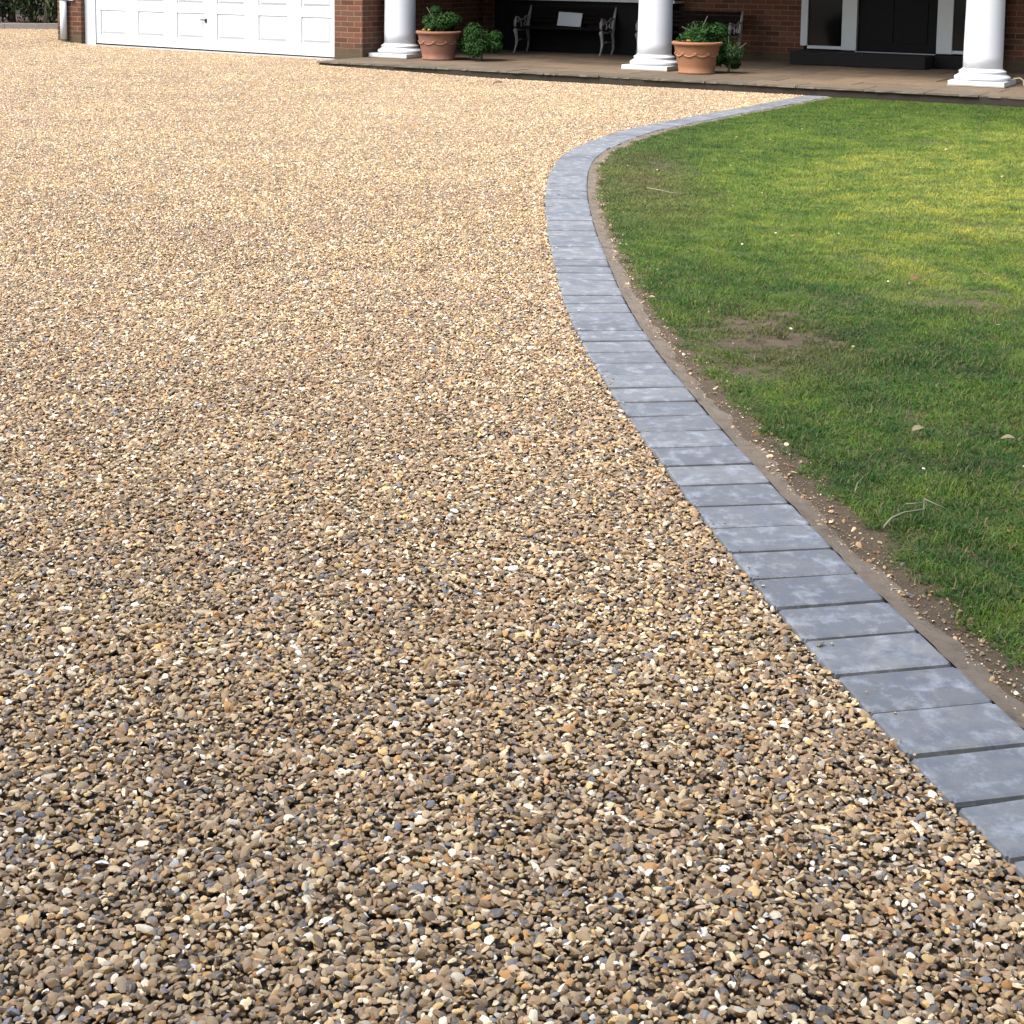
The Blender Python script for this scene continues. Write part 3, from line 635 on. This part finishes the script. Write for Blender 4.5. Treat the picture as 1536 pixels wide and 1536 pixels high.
m = MB(); m.box(4.99, 6.86, 2.22, 2.859, .1015, .28); m.box(6.861, 7.66, 2.62, 2.859, .1015, .28); m.build('door_step', simple('dark_step', (.006, .004, .004), .85, .3, 20, .3), H, bevel=.01)
# columns
def column(a, first=None):
    c = empty('porch_column', (a, 0, 0), 0, H)
    m = MB(); prof = []
    for i in range(15):
        t = i/14; prof.append((.222-.026*max(0, t-.05)**1.3, .30+t*1.90))
    m.lathe(prof, n=48); sh = m.build('shaft', M_COLUMN, c)
    m = MB(); tor = lambda r, z0, z1: [(r+(z1-z0)/2*math.cos(u), (z0+z1)/2+(z1-z0)/2*math.sin(u)) for u in np.linspace(-math.pi/2, math.pi/2, 9)]
    m.lathe([(.25, .1635)]+tor(.292, .164, .214)+[(.288, .218), (.262, .238), (.262, .243)]+tor(.252, .245, .275)+[(.246, .279), (.232, .288), (.2225, .300)], n=48, cap=False); m.build('base_moulding', M_COLUMN, c)
    m = MB(); m.box(-.318, .318, -.318, .318, .1115, .163); m.build('plinth', M_COLUMN, c, bevel=.006)
    m = MB(); m.box(-.33, .325, -.328, .325, .1005, .1112); m.build('pad', M_STONE, c, bevel=.004)
    m = MB(); m.lathe([(.1965, 2.19), (.21, 2.2), (.21, 2.22), (.25, 2.27), (.25, 2.29)], n=48); m.box(-.28, .28, -.28, .28, 2.2905, 2.359); m.build('capital', M_COLUMN, c)
for a in (.02, 3.945, 8.09, 12.2): column(a)

# ------------------------------------------------------------------ pots and shrubs
def pot(a, b, mat, label, sw=5, big=1.0):
    o = empty('terracotta_pot', W(a, b, .1), -PH); tag(o, label, 'plant pot')
    m = MB(); m.lathe([(.215, 0), (.228, .004), (.23, .025), (.222, .032), (.235, .10), (.258, .20), (.275, .28), (.285, .335), (.296, .352), (.312, .358), (.318, .37), (.318, .388), (.308, .397), (.285, .398), (.272, .385), (.26, .34), (.001, .338)], n=56, cap=False)
    m.build('pot_body', mat, o)
    m = MB(); n = 72; rel = []        # moulded garland: swags and rosettes standing proud of the wall
    for k in range(n+1):
        th = 2*math.pi*k/n; zz = .245-.028*abs(math.sin(th*sw/1.0)); r = .268+(zz-.245)*.2; rel.append((r*math.cos(th), r*math.sin(th), zz))
    m.tube(rel, [.008+.005*abs(math.sin(2*math.pi*k/n*sw)) for k in range(n+1)], 8)
    for k in range(2*sw):
        th = math.pi*k/sw; m.tube([(.262*math.cos(th), .262*math.sin(th), .25), (.287*math.cos(th), .287*math.sin(th), .25)], [.026, .012], 8)
        for dq in (-.12, .12): m.tube([(.272*math.cos(th), .272*math.sin(th), .247), (.272*math.cos(th+dq), .272*math.sin(th+dq), .262)], [.010, .004], 6)
    m.build('garland', mat, o)
    m = MB(); m.lathe([(.001, .352), (.15, .355), (.262, .347)], n=24, cap=False); m.build('compost', M_SOIL, o); return o
pot(.74, -.12, M_POT, 'pinkish terracotta pot beside the leftmost column')
pot(4.67, -.33, M_POT2, 'orange terracotta pot with swag band right of the middle column')
pot(8.80, .60, M_POT, 'terracotta pot cut off at the right edge behind the right column')
def leaf_ball(name, center, rad, n, mat, label, cat, lsz=.021, squash=(1, 1, .85), seed=0, stem=None, bumps=5):
    rg = random.Random(seed); o = empty(name, center, 0); tag(o, label, cat); v = []; f = []
    lobes = [(Vector((rg.gauss(0, 1), rg.gauss(0, 1), rg.gauss(0, .7))).normalized()*rad*rg.uniform(.5, .75), rad*rg.uniform(.25, .5)) for _ in range(bumps+5)]+[(Vector((0, 0, 0)), rad*.6)]
    for _ in range(n):
        c, rr = rg.choice(lobes); d = Vector((rg.gauss(0, 1), rg.gauss(0, 1), rg.gauss(0, 1))).normalized(); p = c+d*rr*(rg.uniform(.35, 1)**.5)
        p = Vector((p.x*squash[0], p.y*squash[1], p.z*squash[2])); nrm = (d+Vector((rg.gauss(0, .5), rg.gauss(0, .5), rg.gauss(0, .5)+.3))).normalized()
        e1 = nrm.orthogonal().normalized(); e1 = Matrix.Rotation(rg.uniform(0, 6.28), 3, nrm) @ e1; e2 = nrm.cross(e1); L = lsz*rg.uniform(.6, 1.3); k = len(v)
        v += [tuple(p-e1*L), tuple(p+e2*L*.45), tuple(p+e1*L), tuple(p-e2*L*.45)]; f.append((k, k+1, k+2, k+3))
    mesh_obj('foliage', v, f, mat, o)
    m = MB()
    zb = stem if stem is not None else -rad*.8
    m.tube([(0, 0, zb), (.01, 0, zb*.4), (0, .01, 0)], [.018, .014, .008], 6)
    for k in range(7):
        d = Vector((rg.gauss(0, 1), rg.gauss(0, 1), rg.uniform(.1, 1))).normalized()*rad*.8; m.tube([(0, 0, zb*.5), tuple(d*.5+Vector((0, 0, zb*.1))), tuple(d)], [.009, .006, .003], 5)
    m.build('stem', M_BARK, o); return o
leaf_ball('potted_shrub', W(.68, -.08, .62), .31, 5500, M_BOX, 'clipped dark green shrub growing in the left terracotta pot', 'shrub', seed=1, stem=-.18, squash=(1.05, 1, .75))
leaf_ball('potted_shrub', W(4.66, -.26, .62), .30, 5000, M_BOX, 'dark shaded shrub growing in the orange pot by the middle column', 'shrub', seed=2, stem=-.18, squash=(1.1, 1, .8))
leaf_ball('shrub', W(1.32, .06, .375), .31, 6000, M_BOX, 'bushy green shrub on the patio right of the left pot', 'shrub', seed=3, stem=-.28, squash=(1.05, 1, .95))
leaf_ball('shrub', W(5.00, -.08, .36), .31, 6000, M_BOX, 'bushy green shrub on the patio right of the orange pot', 'shrub', seed=4, stem=-.25, squash=(1.1, 1, .85))
leaf_ball('potted_shrub', W(8.80, .60, .66), .26, 1400, M_BOX, 'shrub in the pot behind the right column, mostly outside the frame', 'shrub', seed=5, stem=-.2)
def bloom(a, b, z, s, label, seed):
    rg = random.Random(seed); o = empty('yellow_flower', W(a, b, z)); tag(o, label, 'flower'); v = []; f = []
    for k in range(26):
        d = Vector((rg.gauss(0, 1), rg.gauss(0, 1), abs(rg.gauss(0, .7)))).normalized(); p = d*s*rg.uniform(.3, 1); e1 = d.orthogonal().normalized(); e2 = d.cross(e1); L = s*.45; q = len(v)
        v += [tuple(p-e1*L), tuple(p-e2*L), tuple(p+e1*L), tuple(p+e2*L)]; f.append((q, q+1, q+2, q+3))
    mesh_obj('petals', v, f, M_YELLOW, o); m = MB(); m.tube([(0, 0, -.06), (0, 0, 0)], .004, 5); m.build('stalk', M_BOX, o)
bloom(.64, -.35, .515, .024, 'yellow flower at the rim of the left pot, left one of two', 1)
bloom(.74, -.37, .510, .024, 'yellow flower at the rim of the left pot, right one of two', 2)
bloom(4.66, -.58, .510, .028, 'single yellow flower at the rim of the orange pot', 3)
m = MB(); m.tube([W(8.42, .0, .17), W(8.46, -.02, .195), W(8.52, -.03, .205), W(8.56, -.04, .18), W(8.57, -.05, .13), W(8.57, -.05, .112)], .008, 8)
tag(m.build('bent_pipe', M_STONE), 'small bent white pipe end beside the right column base', 'pipe')

# ------------------------------------------------------------------ benches
def bench_end(parent, a):
    m = MB()
    fl = [(0, -.02, 0), (0, .01, .012), (0, .045, .06), (0, .075, .14), (0, .08, .21), (0, .06, .28), (0, .035, .335), (0, .04, .36)]
    m.tube([(a, y, z) for _, y, z in fl], [.016, .013, .016, .02, .023, .026, .034, .02], 8)
    rl = [(0, .40, 0), (0, .42, .02), (0, .455, .10), (0, .455, .2), (0, .43, .29), (0, .42, .36), (0, .45, .48), (0, .50, .60), (0, .54, .70)]
    m.tube([(a, y, z) for _, y, z in rl], [.016, .013, .017, .021, .024, .034, .028, .022, .016], 8)
    m.tube([(a, .04, .35), (a, .23, .335), (a, .42, .35)], .016, 8)
    arm = [(a, .05, .36), (a, .03, .42), (a, .03, .48), (a, .07, .525), (a, .13, .52), (a, .15, .48), (a, .12, .455), (a, .10, .47)]
    m.tube(arm, [.018, .022, .026, .026, .022, .018, .014, .008], 8)
    m.tube([(a, .13, .52), (a, .22, .49), (a, .30, .50), (a, .38, .54), (a, .47, .53)], .015, 8)
    m.tube([(a, .20, .36), (a, .23, .42), (a, .20, .47), (a, .24, .495)], .012, 6); m.tube([(a, .34, .36), (a, .31, .43), (a, .35, .47), (a, .33, .51)], .012, 6)
    m.tube([(a, .085, .17), (a, .25, .20), (a, .45, .17)], .008, 6)
    return m.build('end_frame', M_IRON, parent)
def bench(a, b, wdt, label):
    o = empty('garden_bench', W(a, b, .102), -PH); tag(o, label, 'bench', None)
    bench_end(o, 0); bench_end(o, wdt)
    for k in range(6):
        m = MB(); y = .02+k*.073; m.box(-.01, wdt+.01, y, y+.055, .368-.006*math.sin(k), .388-.006*math.sin(k)); m.build('seat_slat', M_SLAT, o, bevel=.004)
    for k in range(4):
        m = MB(); z = .45+k*.062; yy = .45+(z-.45)*.38; m.box(-.01, wdt+.01, yy, yy+.018, z, z+.05); m.build('back_slat', M_SLAT, o, bevel=.004)
    m = MB(); m.tube([(0, .25, .20), (wdt, .25, .20)], .006, 6); m.build('tie_rod', M_SLAT, o)
    return o
bench(.70, 2.08, 1.44, 'garden bench with pale scrolled metal ends left of the middle column')
bench(2.72, 2.08, 1.42, 'garden bench with pale metal ends partly hidden behind the middle column')
m = MB(); m.box(0, .40, 0, .012, 0, .21); cdn = m.build('white_card', M_PAPER); cdn.matrix_world = Matrix.Translation(W(1.22, 2.475, .515)) @ Matrix.Rotation(-PH, 4, 'Z') @ Matrix.Rotation(R(-14), 4, 'X') @ Matrix.Rotation(R(2), 4, 'Y')
tag(cdn, 'blank white rectangular card propped against the bench back', 'card')

# ------------------------------------------------------------------ planting bed at the far left
def bed():
    M = Matrix.Translation(HO) @ Matrix.Rotation(-PH, 4, 'Z')
    pts = [Vector((-22, 23.2)), Vector((-13, 25.5)), Vector((-8.9, 26.85)), Vector((-5.2, 28.1))]
    m = MB()
    for i in range(3):
        p, q = pts[i], pts[i+1]; d = (q-p).normalized(); n = Vector((-d.y, d.x)); L = (q-p).length; ang = math.atan2(d.y, d.x)
        k = 0; x = 0
        while x < L-.05:
            l = min(.9, L-x); Mx = Matrix.Translation((p.x+d.x*x, p.y+d.y*x, float(gz(p.x+d.x*x, p.y+d.y*x)))) @ Matrix.Rotation(ang, 4, 'Z'); m.box(.004, l-.004, 0, .12, -.1, .085, Mx); x += l
    o = m.build('bed_kerb', simple('kerb_concrete', (.30, .27, .25), .85, .3, 12, .3)); tag(o, kind='structure')
    v = []; f = []; n = 80; mm = 30
    for i in range(n+1):
        for j in range(mm+1):
            x = -22+20*i/n; y = float(np.interp(x, [p.x for p in pts], [p.y for p in pts]))+.1+j*.4; z = float(gz(x, y))+.05+.05*j/6+.04*noise.noise(Vector((x*1.5, y*1.5, 0))); v.append((x, y, z))
    for i in range(n):
        for j in range(mm): a = i*(mm+1)+j; f.append((a, a+mm+1, a+mm+2, a+1))
    o = mesh_obj('planting_bed', v, f, soil_mat('bark_mulch', (.035, .022, .018), (.12, .075, .055)), smooth_=True); tag(o, kind='structure')
bed()
def bed_shrub(x, y, h, r, seed, label, mat=M_HEDGE, n=3500, lean=0):
    rg = random.Random(seed); z0 = float(gz(x, y))+.06; o = empty('conifer', (x, y, z0)); tag(o, label, 'conifer', 'conifers in the far left bed')
    m = MB(); m.tube([(0, 0, -.1), (.02+lean, 0, h*.3), (lean, .03, h*.6), (lean*1.3, 0, h*.95)], [.075, .06, .045, .01], 8)
    br = []
    for k in range(26):
        z = rg.uniform(.05, .9)*h; th = rg.uniform(0, 6.28); L = r*(1-.6*z/h)*rg.uniform(.7, 1.1); p0 = Vector((lean*z/h, 0, z)); p1 = p0+Vector((math.cos(th)*L, math.sin(th)*L, L*.35-.12)); m.tube([p0, (p0+p1)/2+Vector((0, 0, .05)), p1], [.018, .012, .004], 5); br.append((p0, p1))
    m.build('trunk', M_BARK, o); v = []; f = []
    for _ in range(n):
        p0, p1 = rg.choice(br); t = rg.uniform(.25, 1.1); p = p0+(p1-p0)*t+Vector((rg.gauss(0, .06), rg.gauss(0, .06), rg.gauss(0, .11)))
        if p.z < .02: continue
        e1 = Vector((rg.gauss(0, .4), rg.gauss(0, .4), -1 if rg.random() < .6 else .8)).normalized(); nn = Vector((rg.gauss(0, 1), rg.gauss(0, 1)-.4, .2)).normalized(); e2 = e1.cross(nn).normalized(); L = rg.uniform(.04, .1); k = len(v)
        v += [tuple(p-e1*L*.3), tuple(p+e2*L*.28+e1*L*.3), tuple(p+e1*L), tuple(p-e2*L*.28+e1*L*.3)]; f.append((k, k+1, k+2, k+3))
    mesh_obj('crown', v, f, mat, o); return o
cons = [(-9.05, 27.75, 3.4, .55, 'leftmost conifer in the bed, cut by the frame edge'), (-8.72, 27.9, 3.3, .45, 'second conifer from the left in the bed, thin yellowish stem'),
        (-8.42, 27.7, 3.0, .5, 'middle conifer in the far bed, low drooping green foliage'), (-8.12, 28.1, 3.2, .45, 'conifer in the far bed, second from the downpipe'), (-7.8, 28.3, 3.1, .5, 'conifer in the far bed, nearest the downpipe')]
for i, (x, y, h, r, lb) in enumerate(cons): bed_shrub(x, y, h, r, 20+i, lb, lean=rnd.uniform(-.1, .1), n=5500)
for i in range(9): bed_shrub(-12.6+i*.8, 29.9+.1*i+rnd.uniform(-.3, .3), 4.2, .85, 40+i, 'dark conifer of the back row behind the far left bed', n=5000)
# tall planting added behind the viewpoint, out of view, to darken the near gravel
def add_shade_hedge():
    """unseen evergreens, added to shade the near end of the drive"""
    o = empty('shade_hedge', (0, 0, 0)); tag(o, 'tall dark evergreen hedge added unseen behind the viewpoint to darken the near gravel', 'shade_hedge')
    rg = random.Random(9); v = []; f = []; path = [(19, -2.9), (6, -2.6), (-5, -2.4), (-8.5, -.4), (-9.0, .6)]
    L = [0]
    for p, q in zip(path, path[1:]): L.append(L[-1]+math.dist(p, q))
    def pt(s_, off):
        x = float(np.interp(s_, L, [p[0] for p in path])); y = float(np.interp(s_, L, [p[1] for p in path]))
        x2 = float(np.interp(s_+.4, L, [p[0] for p in path])); y2 = float(np.interp(s_+.4, L, [p[1] for p in path])); x1 = float(np.interp(s_-.4, L, [p[0] for p in path])); y1 = float(np.interp(s_-.4, L, [p[1] for p in path]))
        d = Vector((x2-x1, y2-y1)).normalized(); return x+d.y*off, y-d.x*off
    def off(s_, z): return .7*noise.noise(Vector((s_*.5, z*.5, 1)))+.35*noise.noise(Vector((s_*1.9, z*1.9, 5)))
    nx, nz = 96, 26; HH = 11.5
    for side in (0, 1):
        base = len(v)
        for j in range(nz+1):
            for i in range(nx+1):
                s_ = L[-1]*i/nx; z = -.1+HH*j/nz; taper = 1-.75*(j/nz)**3; x, y = pt(s_, (-1 if side == 0 else 1)*.75*taper+off(s_, z)); v.append((x, y, z+(.6*noise.noise(Vector((s_*.8, 0, 9))) if j == nz else 0)))
        for j in range(nz):
            for i in range(nx): a = base+j*(nx+1)+i; f.append((a, a+1, a+nx+2, a+nx+1))
    for _ in range(22000):
        s_ = rg.uniform(0, L[-1]); z = rg.uniform(0, HH); x, y = pt(s_, -.75*(1-.75*(z/HH)**3)+off(s_, z)-rg.uniform(-.05, .25))
        e1 = Vector((rg.gauss(0, 1), rg.gauss(0, 1), rg.gauss(0, 1))).normalized(); e2 = e1.orthogonal().normalized(); l_ = rg.uniform(.05, .13); k = len(v); p = Vector((x, y, z))
        v += [tuple(p-e1*l_), tuple(p+e2*l_*.4), tuple(p+e1*l_), tuple(p-e2*l_*.4)]; f.append((k, k+1, k+2, k+3))
    mesh_obj('foliage', v, f, M_HEDGE, o)
    m = MB()
    for k in range(14):
        x, y = pt(L[-1]*(k+.5)/14, 0); m.tube([(x, y, -.1), (x+rg.uniform(-.2, .2), y, 3), (x, y, 9)], [.12, .09, .04], 7)
    t_ = m.build('trunk', M_BARK, o); tag(t_, kind='stuff')
add_shade_hedge()
